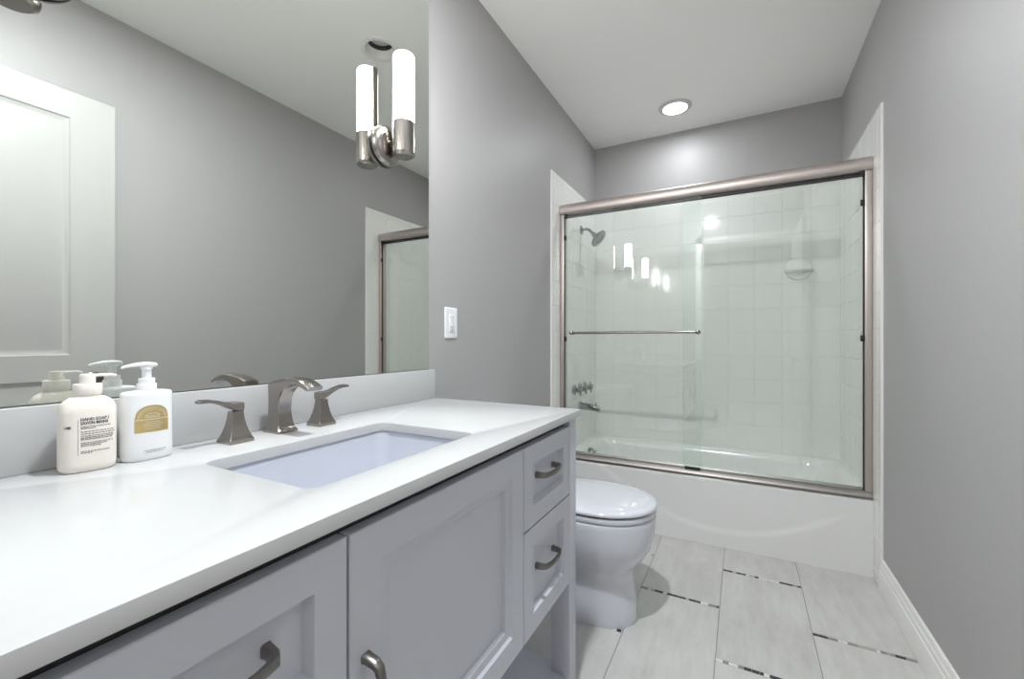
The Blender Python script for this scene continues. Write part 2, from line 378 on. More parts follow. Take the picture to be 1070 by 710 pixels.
# ------------------------------------------------------------------ shower head, valve, spout, soap dish
sh = empty('shower_head', (0.0088, 2.825, 1.80), 'round chrome shower head on a bent wall arm inside the tub enclosure', 'shower head')
bm = NB(); lathe(bm, [(0.030, 0), (0.030, 0.004), (0.022, 0.010), (0.012, 0.013)], (0.009, 2.825, 1.80), (1, 0, 0), 28); part('wall_flange', bm, 'chrome', sh)
bm = NB(); tube(bm, [(0.012, 2.825, 1.80), (0.045, 2.822, 1.803), (0.066, 2.818, 1.795), (0.084, 2.812, 1.776), (0.100, 2.806, 1.757)], 0.0095, 16); part('shower_arm', bm, 'chrome', sh)
bm = NB(); lathe(bm, [(0.010, -0.004), (0.016, 0.0), (0.017, 0.012), (0.020, 0.020), (0.045, 0.038), (0.060, 0.047), (0.062, 0.056), (0.058, 0.060), (0.030, 0.0605), (0.029, 0.0575), (0.001, 0.0575)], (0.098, 2.807, 1.760), (0.74, -0.06, -0.67), 36)
part('spray_head', bm, 'chrome', sh)
tv = empty('tub_valve', (0.0088, 2.80, 0.725), 'row of three chrome tub valve handles on the tiled end wall', 'tub valve')
for y in (2.68, 2.79, 2.90):
    bm = NB(); lathe(bm, [(0.034, 0), (0.034, 0.004), (0.026, 0.014), (0.014, 0.020), (0.012, 0.034)], (0.009, y, 0.722), (1, 0, 0), 28); part('escutcheon', bm, 'chrome', tv)
    bm = NB(); lathe(bm, [(0.012, 0.028), (0.017, 0.034), (0.017, 0.052), (0.010, 0.058), (0.001, 0.059)], (0.009, y, 0.722), (1, 0, 0), 24)
    for k in range(4):
        a = PI/4*0.4 + k*PI/2; d = Vector((0, math.cos(a), math.sin(a))); c = Vector((0.052, y, 0.722))
        tube(bm, [c+d*0.010, c+d*0.026, c+d*0.033, c+d*0.038], [0.0055, 0.005, 0.008, 0.004], 10)
    part('cross_handle', bm, 'chrome', tv)
ts = empty('tub_spout', (0.0088, 2.80, 0.60), 'chrome tub spout on the tiled end wall under the valve handles', 'tub spout')
bm = NB(); rings = []
for x, hw, zt, zb in ((0.009, 0.030, 0.632, 0.572), (0.016, 0.030, 0.632, 0.572), (0.020, 0.025, 0.626, 0.578), (0.08, 0.024, 0.620, 0.576), (0.135, 0.022, 0.609, 0.570), (0.145, 0.020, 0.604, 0.570)):
    c = (zt+zb)/2; h = (zt-zb)/2
    rings.append([(x, 2.80+p[0], c+p[1]) for p in sup(hw, h, 3.2, 28)])
loft(bm, rings); part('spout_body', bm, 'chrome', ts)
bm = NB(); lathe(bm, [(0.004, -0.004), (0.004, 0.010), (0.007, 0.012), (0.007, 0.017), (0.003, 0.019)], (0.122, 2.80, 0.610), (0, 0, 1), 14); part('diverter_knob', bm, 'chrome', ts)
dsh = empty('soap_dish', (1.285, RD-0.0088, 1.475), 'white ceramic soap dish with a round back high on the tiled back wall', 'soap dish')
yb = RD-0.0088
bm = NB(); lathe(bm, [(0.071, 0.0), (0.071, 0.006), (0.067, 0.011), (0.045, 0.014), (0.001, 0.015)], (1.285, yb, 1.485), (0, -1, 0), 40); part('dish_back', bm, 'tub', dsh)
bm = NB()
def half(rx, ry, z, n=24): return [(1.285+rx*math.cos(PI*k/n), yb-0.002-ry*math.sin(PI*k/n), z) for k in range(n+1)]
loft(bm, [half(0.060, 0.040, 1.462), half(0.074, 0.062, 1.468), half(0.077, 0.066, 1.474), half(0.075, 0.064, 1.477), half(0.069, 0.057, 1.476), half(0.062, 0.050, 1.470)]); part('dish_tray', bm, 'tub', dsh)

# ------------------------------------------------------------------ toilet
TYC = 1.640
to = empty('toilet', (0.36, TYC, 0), 'white elongated toilet with closed lid between the vanity and the tub', 'toilet')
def egg(xb, xf, hw, z, nb=3.0, nf=2.15, N=56, yc=TYC, split=0.5):
    xc = xb + (xf-xb)*split; r = []
    for k in range(N):
        t = 2*PI*k/N; c, s = math.cos(t), math.sin(t)
        n = nf if c > 0 else nb; a = (xf-xc) if c > 0 else (xc-xb)
        r.append((xc + a*math.copysign(abs(c)**(2/n), c), yc + hw*math.copysign(abs(s)**(2/n), s), z))
    return r
bm = NB()
prof = [(0.30, 0.634, 0.112, 0.0), (0.30, 0.637, 0.114, 0.012), (0.31, 0.634, 0.112, 0.06), (0.32, 0.628, 0.109, 0.11), (0.325, 0.6235, 0.108, 0.15), (0.32, 0.626, 0.112, 0.185), (0.31, 0.641, 0.128, 0.212), (0.295, 0.663, 0.148, 0.240), (0.28, 0.684, 0.164, 0.274), (0.265, 0.695, 0.174, 0.312), (0.255, 0.700, 0.178, 0.345), (0.25, 0.7015, 0.180, 0.375), (0.25, 0.7015, 0.1805, 0.392), (0.252, 0.699, 0.179, 0.399), (0.262, 0.690, 0.170, 0.402)]
loft(bm, [egg(*p) for p in prof])
# trapway body and foot behind the front column
def tr(x0, x1, hw, z): return [(p[0], p[1]+TYC, z) for p in sup((x1-x0)/2, hw, 5, 40, (x0+x1)/2, 0)]
loft(bm, [tr(0.10, 0.50, 0.105, 0.0), tr(0.10, 0.50, 0.105, 0.018), tr(0.13, 0.48, 0.075, 0.034), tr(0.13, 0.46, 0.066, 0.16), tr(0.09, 0.45, 0.085, 0.27), tr(0.05, 0.45, 0.115, 0.345), tr(0.035, 0.42, 0.14, 0.385), tr(0.035, 0.40, 0.14, 0.398)])
part('bowl', bm, 'porcelain', to, 60)
bm = NB(); o_ = [(0.258, 0.7005, 0.1795, 0.4030), (0.255, 0.7035, 0.182, 0.407), (0.255, 0.7035, 0.182, 0.419), (0.258, 0.700, 0.179, 0.4235)]
loft(bm, [egg(*p) for p in o_]); part('seat', bm, 'porcelain', to, 60)
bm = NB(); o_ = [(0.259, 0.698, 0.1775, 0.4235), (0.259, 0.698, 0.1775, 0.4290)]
loft(bm, [egg(*p) for p in o_]); part('seat_gap_shade', bm, 'black', to, 60)  # black slab painting the shade between seat and lid
bm = NB(); o_ = [(0.252, 0.7035, 0.182, 0.4288), (0.249, 0.707, 0.1855, 0.431), (0.248, 0.708, 0.1865, 0.435), (0.250, 0.706, 0.1845, 0.4405), (0.256, 0.699, 0.178, 0.4445), (0.275, 0.678, 0.158, 0.4475), (0.32, 0.62, 0.11, 0.4495), (0.40, 0.54, 0.04, 0.450)]
loft(bm, [egg(*p) for p in o_]); part('lid', bm, 'porcelain', to, 60)
bm = NB(); rr = lambda i, z: rrect(0.016+i, 0.215-i, TYC-0.215+i, TYC+0.215-i, 0.035, z)
loft(bm, [rr(0.025, 0.385), rr(0.012, 0.40), rr(0.004, 0.50), rr(0.0, 0.672)]); tk = part('tank', bm, 'porcelain', to, 50)
bm = NB(); box(bm, (0.215, TYC-0.175, 0.628), (0.228, TYC-0.150, 0.648), bev=0.004); tube(bm, [(0.228, TYC-0.163, 0.640), (0.236, TYC-0.14, 0.637), (0.238, TYC-0.095, 0.632)], [0.005, 0.006, 0.007], 10); subpart('flush_lever', bm, 'chrome', tk)
bm = NB(); loft(bm, [rr(-0.003, 0.673), rr(-0.006, 0.678), rr(-0.006, 0.696), rr(-0.002, 0.703), rr(0.012, 0.706)]); part('tank_lid', bm, 'porcelain', to, 50)
for s in (-1, 1):
    bm = NB(); box(bm, (0.258, TYC+s*0.07-0.022, 0.4235), (0.285, TYC+s*0.07+0.022, 0.456), bev=0.006); part('hinge_cap', bm, 'porcelain', to)
    bm = NB(); lathe(bm, [(0.013, 0.018), (0.013, 0.026), (0.010, 0.034), (0.001, 0.037)], (0.24, TYC+s*0.09, 0.0), (0, 0, 1), 18); part('bolt_cap', bm, 'porcelain', to)

# ------------------------------------------------------------------ vanity cabinet
VX, VY0, VY1, VT = 0.548, 0.024, 1.215, 0.822
va = empty('vanity_cabinet', (0.29, 0.62, 0), 'grey painted vanity cabinet on square legs with panelled door and drawers', 'vanity')
bm = NB(); box(bm, (0.012, VY0+0.004, 0.352), (0.022, VY1-0.004, VT-0.001)); box(bm, (0.517, VY0+0.004, 0.352), (0.527, VY1-0.004, VT-0.001))
for y in (VY0+0.004, 0.372, 0.868, VY1-0.014): box(bm, (0.022, y, 0.352), (0.517, y+0.010, VT-0.001))
box(bm, (0.022, VY0+0.014, 0.352), (0.517, VY1-0.014, 0.362)); part('carcass', bm, 'gap', va, None)
bm = NB(); box(bm, (0.05, VY1-0.012, 0.352), (0.50, VY1-0.0005, VT-0.001)); box(bm, (0.05, VY0+0.0005, 0.352), (0.50, VY0+0.012, VT-0.001)); box(bm, (0.012, VY0+0.05, 0.348), (0.53, VY1-0.05, 0.356))
part('end_panels', bm, 'cabinet', va, None)
LW = 0.052
for xa in (0.012, VX-0.057):
    for ya in (VY0, VY1-LW):
        bm = NB(); box(bm, (xa, ya, 0.0), (xa+0.057, ya+LW, VT-0.0005), bev=0.0015); part('leg', bm, 'cabinet', va)
bm = NB(); box(bm, (0.02, VY0+0.006, 0.058), (0.535, VY1-0.006, 0.080), bev=0.0015); part('bottom_shelf', bm, 'cabinet', va)
def front(bm, y0, y1, z0, z1, stile, fine):
    X = VX
    def ring(i, x): return [(x, y0+i, z0+i), (x, y1-i, z0+i), (x, y1-i, z1-i), (x, y0+i, z1-i)]
    R = [ring(0, X-0.020), ring(0, X-0.0015), ring(0.0015, X)]
    if fine: R += [ring(stile, X), ring(stile+0.0035, X-0.006), ring(stile+0.018, X-0.0075), ring(stile+0.0215, X-0.0165)]
    else: R += [ring(stile, X), ring(stile+0.0050, X-0.016)]
    loft(bm, R, cap0=True, cap1=True)
def pull(bm, c, axis, L=0.102):
    """arched bar pull standing off the face; c: middle on the face; axis 'y' or 'z'"""
    c = Vector(c); t = Vector((0, 1, 0)) if axis == 'y' else Vector((0, 0, 1)); w = Vector((0, 0, 1)) if axis == 'y' else Vector((0, 1, 0)); n = Vector((1, 0, 0))
    path = [(-L/2, 0.0, 0.0062, 0.0078), (-L/2, 0.004, 0.0056, 0.0070), (-L/2+0.002, 0.018, 0.0055, 0.0065), (-L/2+0.006, 0.025, 0.005, 0.006), (-L/2+0.016, 0.0285, 0.0042, 0.0055), (-L*0.22, 0.0315, 0.0036, 0.0055), (0, 0.033, 0.0034, 0.006)]
    path = path + [(-a, b, h, k) for a, b, h, k in path[-2::-1]]
    rings = []
    for i, (a, b, h, k) in enumerate(path):
        p0 = path[max(i-1, 0)]; p1 = path[min(i+1, len(path)-1)]
        d = Vector((p1[0]-p0[0], p1[1]-p0[1])).normalized(); 
        nn = t*(-d.y) + n*d.x
        p = c + t*a + n*b
        q = 0.7
        rings.append([p + nn*(h*sx) + w*(k*sw) for sx, sw in ((-1, -q), (-q, -1), (q, -1), (1, -q), (1, q), (q, 1), (-q, 1), (-1, q))])
    loft(bm, rings)
FZ0, FZ1, SPL = 0.354, 0.800, 0.606
DRX = [(VY0+LW+0.003, 0.378), (0.873, VY1-LW-0.002)]
for (y0, y1) in DRX:
    for (z0, z1) in ((FZ0, SPL-0.002), (SPL+0.002, FZ1)):
        bm = NB(); front(bm, y0, y1, z0, z1, 0.047, False); d = part('drawer', bm, 'cabinet', va, 20)
        bm = NB(); pull(bm, (VX-0.016, (y0+y1)/2+0.004, (z0+z1)/2+0.009), 'y'); subpart('drawer_pull', bm, 'pull', d, 40)
bm = NB(); front(bm, 0.382, 0.869, FZ0, FZ1, 0.052, True); d = part('cabinet_door', bm, 'cabinet', va, 20)
bm = NB(); pull(bm, (VX, 0.407, 0.580), 'z'); subpart('door_pull', bm, 'pull', d, 40)

# ------------------------------------------------------------------ countertop, sink, faucet
CZ = 0.842
ct = empty('countertop', (0.28, 0.62, VT), 'white quartz countertop with low backsplash on the grey vanity', 'countertop')
SX0, SX1, SY0, SY1 = 0.190, 0.466, 0.388, 0.796
bm = NB(); slab_holes(bm, [(0.0, 0.020), (0.5605, 0.020), (0.5605, 1.222), (0.0, 1.222)], [rrect(SX0, SX1, SY0, SY1, 0.022, 0)], VT, CZ)
bm.normal_update(); bmesh.ops.recalc_face_normals(bm, faces=bm.faces[:])
es = [e for e in bm.edges if len(e.link_faces) == 2 and e.calc_face_angle(0) > 0.8 and all(abs(v.co.z-CZ) < 1e-5 for v in e.verts)]
bmesh.ops.bevel(bm, geom=es, offset=0.0015, segments=2, profile=0.5, affect='EDGES')
part('counter_slab', bm, 'quartz', ct, 30)
bm = NB(); box(bm, (0.0, 0.020, CZ), (0.020, 1.222, CZ+0.1015), bev=0.0015); part('backsplash', bm, 'quartz', ct)
sk = empty('sink', (0.33, 0.592, VT-0.13), 'white rectangular undermount sink below the faucet', 'sink')
bm = NB(); e = 0.004
rings = [rrect(SX0-0.02, SX1+0.02, SY0-0.02, SY1+0.02, 0.04, VT-0.0005), rrect(SX0-e, SX1+e, SY0-e, SY1+e, 0.026, VT-0.0005), rrect(SX0-e+0.002, SX1+e-0.002, SY0-e+0.002, SY1+e-0.002, 0.026, VT-0.006),
         rrect(SX0+0.004, SX1-0.004, SY0+0.006, SY1-0.006, 0.030, VT-0.09), rrect(SX0+0.018, SX1-0.018, SY0+0.022, SY1-0.022, 0.035, VT-0.118), rrect(SX0+0.045, SX1-0.045, SY0+0.06, SY1-0.06, 0.03, VT-0.125), rrect(0.31, 0.35, 0.572, 0.612, 0.019, VT-0.129)]
out = [rrect(SX0-0.02, SX1+0.02, SY0-0.02, SY1+0.02, 0.04, VT-0.012), rrect(SX0-0.01, SX1+0.01, SY0-0.01, SY1+0.01, 0.04, VT-0.10), rrect(SX0+0.04, SX1-0.04, SY0+0.05, SY1-0.05, 0.03, VT-0.142)]
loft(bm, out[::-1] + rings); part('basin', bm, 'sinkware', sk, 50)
bm = NB(); lathe(bm, [(0.024, -0.004), (0.024, 0.002), (0.020, 0.0035), (0.018, 0.001), (0.012, 0.001), (0.011, 0.005), (0.001, 0.006)], (0.33, 0.592, VT-0.129), (0, 0, 1), 28); part('drain', bm, 'nickel', sk)

fa = empty('faucet', (0.075, 0.607, CZ), 'brushed nickel widespread faucet with arched spout and two lever handles', 'faucet')
FY = 0.607
bm = NB()
path = [((.037, 0), (.099, 0), .0290), ((.037, .005), (.099, .005), .0290), ((.040, .0085), (.0955, .0085), .0262), ((.0425, .018), (.091, .018), .0230), ((.044, .035), (.0875, .034), .0212), ((.0442, .060), (.0865, .054), .0202), ((.0438, .085), (.0895, .0735), .0200),
        ((.0420, .1030), (.0965, .0880), .0200), ((.0500, .1085), (.1030, .0945), .0202), ((.0660, .1130), (.1115, .1005), .0205), ((.088, .1180), (.1225, .1050), .0209), ((.113, .1215), (.136, .1078), .0214), ((.138, .1218), (.150, .1075), .0220), ((.160, .1178), (.164, .1042), .0225), ((.178, .1105), (.176, .1000), .0228), ((.189, .1040), (.184, .0968), .0228)]
rings = []
for k, (o_, i_, w) in enumerate(path):
    w *= 0.82; O, I = Vector((o_[0] + (0.006 if k < 8 else 0.0), FY, CZ+o_[1])), Vector((i_[0], FY, CZ+i_[1])); d = I-O; c = min(0.0022/d.length, 0.2); y = Vector((0, 1, 0)); q = 0.91
    crown = -d.normalized()*(0.0030 if k > 8 else 0.0)
    rings.append([O+d*c-y*w, O-y*w*q, O+crown-y*w*0.4, O+crown+y*w*0.4, O+y*w*q, O+d*c+y*w, I-d*c+y*w, I+y*w*q, I-y*w*q, I-d*c-y*w])
loft(bm, rings); part('spout', bm, 'nickel', fa, 32)
for s, y in ((-1, 0.502), (1, 0.702)):
    bm = NB(); rings = []
    for z, h in ((0.0, 0.0240), (0.006, 0.0240), (0.008, 0.0224), (0.018, 0.0182), (0.032, 0.0142), (0.046, 0.0116), (0.058, 0.0104), (0.062, 0.0102)):
        q = h*0.94
        rings.append([(0.085+a, y+b, CZ+z) for a, b in ((h, -q), (h, q), (q, h), (-q, h), (-h, q), (-h, -q), (-q, -h), (q, -h))])
    loft(bm, rings); ho = part('handle', bm, 'nickel', fa, 32)
    bm = NB(); rings = []
    pth = [(-0.012, 0.0705, 0.0085, 0.0115), (0.0, 0.0715, 0.0095, 0.0115), (0.012, 0.074, 0.0070, 0.0105), (0.026, 0.0785, 0.0042, 0.0095), (0.044, 0.0850, 0.0032, 0.0092), (0.058, 0.0880, 0.0032, 0.0100), (0.070, 0.0885, 0.0034, 0.0105), (0.077, 0.0875, 0.0024, 0.0085)]
    for i, (l, z, h, w) in enumerate(pth):
        a = pth[max(i-1, 0)]; b = pth[min(i+1, len(pth)-1)]; d = Vector((0, s*(b[0]-a[0]), b[1]-a[1])).normalized()
        if i < 2: d = Vector((0, s, 0))
        nrm = Vector((0, -d.z*s, d.y*s)); l = l*0.93; p = Vector((0.085+0.06*l, y+s*l, CZ+z)); xx = Vector((1, 0, 0))
        rings.append([p + nrm*(h*sx) + xx*(w*sw) for sx, sw in ((-1, -.8), (-.7, -1), (.7, -1), (1, -.8), (1, .8), (.7, 1), (-.7, 1), (-1, .8))])
    loft(bm, rings)
    subpart('lever', bm, 'nickel', ho, 32)

# ------------------------------------------------------------------ mirror
bm = NB(); box(bm, (0.0005, 0.004, CZ+0.1035), (0.006, 1.2035, 2.40)); bm.normal_update()
for f in bm.faces: f.material_index = 0 if f.normal.x > 0.5 else 1
tag(link('wall_mirror', bm, ['mirror', 'mirroredge']), 'large frameless mirror on the left wall above the backsplash', 'mirror')

# ------------------------------------------------------------------ wall sconces
def sconce(y):
    r = empty('wall_sconce', (0.006, y, 1.645), 'lit tube sconce fully in view, on the mirror nearer the shower', 'wall light', 'tube sconces mounted on the mirror')
    L = lambda bm, *a, **k: lathe(bm, *a, **k)
    bm = NB(); L(bm, [(0.061, 0.005), (0.0615, 0.010), (0.059, 0.018), (0.050, 0.026), (0.032, 0.031), (0.001, 0.033)], (0, 0, 0), (1, 0, 0), 48); link('back_plate', bm, 'nickel', r, 35)
    bm = NB(); L(bm, [(0.0595, 0.0), (0.0595, 0.005)], (0, 0, 0), (1, 0, 0), 48); link('plate_gap_shade', bm, 'black', r, 35)  # black ring painting the dark gap between plate and mirror
    bm = NB(); tube(bm, [(0.025, 0, -0.002), (0.05, 0, -0.002)], 0.011, 18); L(bm, [(0.006, 0), (0.006, 0.006), (0.003, 0.008)], (0.032, -0.018, 0.0), (1, 0, 0), 12); link('arm', bm, 'nickel', r)
    bm = NB(); L(bm, [(0.001, -0.046), (0.026, -0.046), (0.0325, -0.042), (0.034, -0.036), (0.034, 0.055), (0.0325, 0.056), (0.028, 0.056)], (0.076, 0, 0), (0, 0, 1), 40); link('cup', bm, 'nickel', r)
    bm = NB(); L(bm, [(0.031, 0.050), (0.0318, 0.056), (0.0318, 0.252), (0.029, 0.259), (0.022, 0.262), (0.001, 0.263)], (0.076, 0, 0), (0, 0, 1), 40); link('glass_tube', bm, 'lamp', r)
    bm = NB(); box(bm, (0.0405, -0.010, 0.050), (0.0435, 0.010, 0.262), bev=0.001); link('back_strip', bm, 'nickel', r)
    return r
s1 = sconce(0.993)
s2 = copy_tree(s1); s2.location = (0.006, 0.235, 1.645)
s2['label'] = 'tube sconce at the top left corner, only the bottom of its round plate showing'

# ------------------------------------------------------------------ recessed ceiling lights
def disc_light(x, y, power, label):
    r = empty('recessed_light', (x, y, RH), label, 'ceiling light', 'recessed ceiling lights')
    bm = NB(); lathe(bm, [(0.097, -0.0002), (0.097, -0.003), (0.092, -0.006), (0.074, -0.011), (0.071, -0.011), (0.071, -0.002)], (0, 0, 0), (0, 0, 1), 48, cap0=True, cap1=False); link('trim_ring', bm, 'trimring', r, 35)
    bm = NB(); lathe(bm, [(0.0712, -0.003), (0.0712, -0.0105), (0.060, -0.0125), (0.001, -0.0135)], (0, 0, 0), (0, 0, 1), 40); link('lens', bm, 'lens', r, 50)
    d = light('recessed_lamp', 'AREA', (0, 0, -0.02), power, LAMPCOL, shape='DISK', size=0.12 if power < 5 else 0.085); d.parent = r
    return r
disc_light(0.616, 2.817, TUB, 'lit round recessed ceiling light above the bathtub')
disc_light(0.645, 0.60, KEY, 'lit round recessed ceiling light above the vanity sink')
r = empty('recessed_light', (CAN_OFF[0], CAN_OFF[1], RH), 'dark unlit recessed can light in the ceiling, seen in the mirror', 'ceiling light', 'recessed ceiling lights')
bm = NB(); lathe(bm, [(0.0735, 0.004), (0.095, -0.0002), (0.095, -0.003), (0.088, -0.0055), (0.072, -0.004), (0.067, 0.015), (0.061, 0.036)], (0, 0, 0), (0, 0, 1), 48, cap0=False, cap1=False); link('trim_ring', bm, 'white', r, 35)
bm = NB(); lathe(bm, [(0.061, 0.0355), (0.056, 0.044), (0.052, 0.054)], (0, 0, 0), (0, 0, 1), 40, cap0=False, cap1=False); link('baffle', bm, 'baffle', r, 50)
bm = NB(); lathe(bm, [(0.001, 0.040), (0.030, 0.043), (0.0525, 0.053), (0.0525, 0.08), (0.001, 0.08)], (0, 0, 0), (0, 0, 1), 40); link('lens', bm, 'offlens', r, 50)

# ------------------------------------------------------------------ power outlet on the left wall
po = empty('power_outlet', (0.0, 1.340, 1.112), 'white power outlet on the grey wall beside the mirror', 'power outlet')
bm = NB(); loft(bm, [[(0.0, 1.340+a, 1.112+b) for a, b, _ in rrect(-0.038, 0.038, -0.0585, 0.0585, 0.004, 0)], [(0.0035, 1.340+a, 1.112+b) for a, b, _ in rrect(-0.038, 0.038, -0.0585, 0.0585, 0.004, 0)], [(0.0055, 1.340+a, 1.112+b) for a, b, _ in rrect(-0.035, 0.035, -0.0555, 0.0555, 0.004, 0)]])
part('cover_plate', bm, 'plastic', po, 30)
bm = NB(); box(bm, (0.005, 1.340-0.0165, 1.112-0.0335), (0.0075, 1.340+0.0165, 1.112+0.0335), bev=0.001); rc = part('receptacle', bm, 'plastic', po)
for dz in (-0.019, 0.019):
    for dy in (-0.0065, 0.0065):
        bm = NB(); box(bm, (0.0070, 1.340+dy-0.0012, 1.112+dz-0.001), (0.0077, 1.340+dy+0.0012, 1.112+dz+0.007)); subpart('socket_slot', bm, 'greyink', rc, None)
    bm = NB(); lathe(bm, [(0.0026, 0), (0.0026, 0.0005)], (0.0072, 1.340, 1.112+dz-0.008), (1, 0, 0), 14); subpart('ground_hole', bm, 'greyink', rc)
for dz in (-0.048, 0.048):
    bm = NB(); lathe(bm, [(0.003, 0), (0.003, 0.0006), (0.001, 0.001)], (0.0055, 1.340, 1.112+dz), (1, 0, 0), 14); part('screw', bm, 'plastic', po)

# ------------------------------------------------------------------ soap bottles
def bottle_shell(bm, a, b, n, prof):
    """prof: (z, scale a, scale b)"""
    loft(bm, [sup(b*sb, a*sa, nn, 56, 0, 0, z) for z, sa, sb, nn in prof])
def on_face(a, b, n, s, z, eps=0.0004):
    """point on the label side (local +x); s runs along local y"""
    t = max(0.0, 1-abs(s/a)**n); x = b*t**(1/n)
    return (x+eps, s, z)
def wrap_text(bm, body, size, s0, z0, surf, bold=0.0, mi=0, xs=1.0):
    me = text_mesh(body, size, bold); n0 = len(bm.verts); bm.from_mesh(me); bm.verts.ensure_lookup_table()
    for v in list(bm.verts)[n0:]: v.co = Vector(surf(s0+v.co.x*xs, z0+v.co.y))
    for f in bm.faces:
        if any(v.index >= n0 for v in f.verts): f.material_index = mi
    bpy.data.meshes.remove(me); bm.verts.index_update()
def patch(bm, s0, s1, z0, z1, surf, mi=0, k=8):
    k = max(1, int(k)); R = [[bm.verts.new(surf(s0+(s1-s0)*i/k, z)) for i in range(k+1)] for z in (z0, z1)]
    for i in range(k): bm.faces.new((R[0][i], R[0][i+1], R[1][i+1], R[1][i])).material_index = mi

b1 = empty('soap_bottle', (0.070, 0.2845, CZ), 'cream hand soap pump bottle with a dark printed text label', 'soap bottle')
b1.rotation_euler = (0, 0, math.radians(-8))
A, B, N_ = 0.0335, 0.0235, 2.7
bm = NB(); bottle_shell(bm, A, B, N_, [(0.0, .86, .80, N_), (0.002, .94, .91, N_), (0.006, .985, .975, N_), (0.012, 1, 1, N_), (0.092, 1, 1, N_), (0.099, .975, .965, N_), (0.105, .91, .89, 2.6), (0.110, .80, .80, 2.4), (0.114, .64, .70, 2.2), (0.116, .47, .66, 2.0), (0.119, .455, .648, 2.0)])
link('bottle', bm, 'cream', b1, 60)
sf = lambda s, z: on_face(A, B, N_, s, z)
sfx = lambda s, z: on_face(A, B, N_, s, z, 0.0006)
bm = NB()
wrap_text(bm, 'HAND SOAP /', 0.0062, -0.0118, 0.0800, sfx, 0.00018, 0, 0.86)
wrap_text(bm, 'SAVON MAINS', 0.0062, -0.0118, 0.0742, sfx, 0.00018, 0, 0.79)
wrap_text(bm, 'UME', 0.0056, -0.0285, 0.0690, sfx, 0.00015, 0, 0.62)
link('product_name', bm, 'ink', b1)
bm = NB(); patch(bm, -0.0145, -0.0141, 0.027, 0.0815, sf, k=1); rnd = random.Random(3)
for z, full in [(0.0700, .9), (0.0675, .4), (0.0625, 1), (0.0590, 1), (0.0555, 1), (0.0530, 1), (0.0505, .9), (0.0455, 1), (0.0430, .8), (0.0405, .5), (0.0320, .9), (0.0297, .35)]:
    s = -0.0112
    while s < -0.0112+0.0375*full:
        l = rnd.uniform(0.0012, 0.0042); patch(bm, s, s+l, z, z+0.00125, sf, k=2); s += l+0.0007
link('label_text', bm, 'greyink', b1)
bm = NB(); lathe(bm, [(0.0166, 0.1185), (0.0172, 0.1195), (0.0172, 0.1340), (0.0164, 0.1352), (0.0098, 0.1355)], (0, 0, 0), (0, 0, 1), 36); link('pump_collar', bm, 'creamcap', b1, 40)
bm = NB(); lathe(bm, [(0.0092, 0.1352), (0.0096, 0.1360), (0.0096, 0.1490), (0.0088, 0.1505), (0.001, 0.1508)], (0, 0, 0), (0, 0, 1), 30)
loft(bm, [[(p[0], y, z0+p[1]) for p in sup(w, h, 3, 16)] for y, w, h, z0 in ((0.0, 0.0068, 0.0022, 0.1480), (0.015, 0.0058, 0.0022, 0.1482), (0.028, 0.0045, 0.0022, 0.1476), (0.034, 0.0036, 0.0020, 0.1465))]); link('pump_head', bm, 'creamcap', b1, 40)

b2 = empty('soap_bottle', (0.073, 0.3600, CZ), 'white soap pump bottle with an arched gold label', 'soap bottle')
b2.rotation_euler = (0, 0, math.radians(-2))
A2, B2, N2 = 0.0358, 0.0235, 2.5
bm = NB(); bottle_shell(bm, A2, B2, N2, [(0.0, .90, .86, N2), (0.0015, .96, .94, N2), (0.005, .985, .98, N2), (0.02, .99, .99, N2), (0.110, .985, .98, N2), (0.1135, .97, .96, N2), (0.1155, .92, .90, N2), (0.1165, .80, .80, N2), (0.118, .40, .55, 2.2)])
link('bottle', bm, 'plastic', b2, 60)
sf2 = lambda s, z: on_face(A2*.985, B2*.982, N2, s, z, 0.0004)
sf3 = lambda s, z: on_face(A2*.985, B2*.982, N2, s, z, 0.0007)
bm = NB()
HW, Z0, ZM, ZT = 0.0235, 0.0480, 0.0720, 0.0935
def arch(hw, z0, zm, zt, surf, mi):
    nS = 22; top = lambda s: zm + (zt-zm)*max(0.0, 1-(abs(s)/hw)**2.4)**(1/2.0)
    nV = 6; R = []
    for j in range(nV+1):
        R.append([bm.verts.new(surf(-hw+2*hw*i/nS, z0+(top(-hw+2*hw*i/nS)-z0)*j/nV)) for i in range(nS+1)])
    for a_, b_ in zip(R, R[1:]):
        for i in range(nS): bm.faces.new((a_[i], a_[i+1], b_[i+1], b_[i])).material_index = mi
arch(HW, Z0, ZM, ZT, sf2, 0)
def archline(hw, z0, zm, zt, w, mi):
    top = lambda s: zm + (zt-zm)*max(0.0, 1-(abs(s)/hw)**2.4)**(1/2.0); n = 30; a_ = []
    for i in range(n+1):
        s = -hw*math.cos(PI*i/n); z = top(s); a_.append((bm.verts.new(sf3(s, z)), bm.verts.new(sf3(s*(1-w/hw), z-w))))
    for p, q in zip(a_, a_[1:]): bm.faces.new((p[0], q[0], q[1], p[1])).material_index = mi
archline(0.0195, 0.05, 0.072, 0.0895, 0.0007, 1); archline(0.0165, 0.05, 0.074, 0.0862, 0.0005, 1); archline(0.0105, 0.05, 0.0755, 0.0800, 0.0008, 1)
patch(bm, -HW, HW, 0.0690, 0.0703, sf3, 1, 16); rnd = random.Random(5)
for z, hw in ((0.0745, 0.009), (0.0725, 0.011), (0.0645, 0.010), (0.0610, 0.013), (0.0575, 0.012), (0.0535, 0.009)):
    s = -hw
    while s < hw: l = rnd.uniform(0.001, 0.003); patch(bm, s, s+l, z, z+0.0011, sf3, 1, 2); s += l+0.0008
link('gold_label', bm, ['gold', 'goldlight'], b2)['label'] = 'arched gold foil label'
bm = NB()
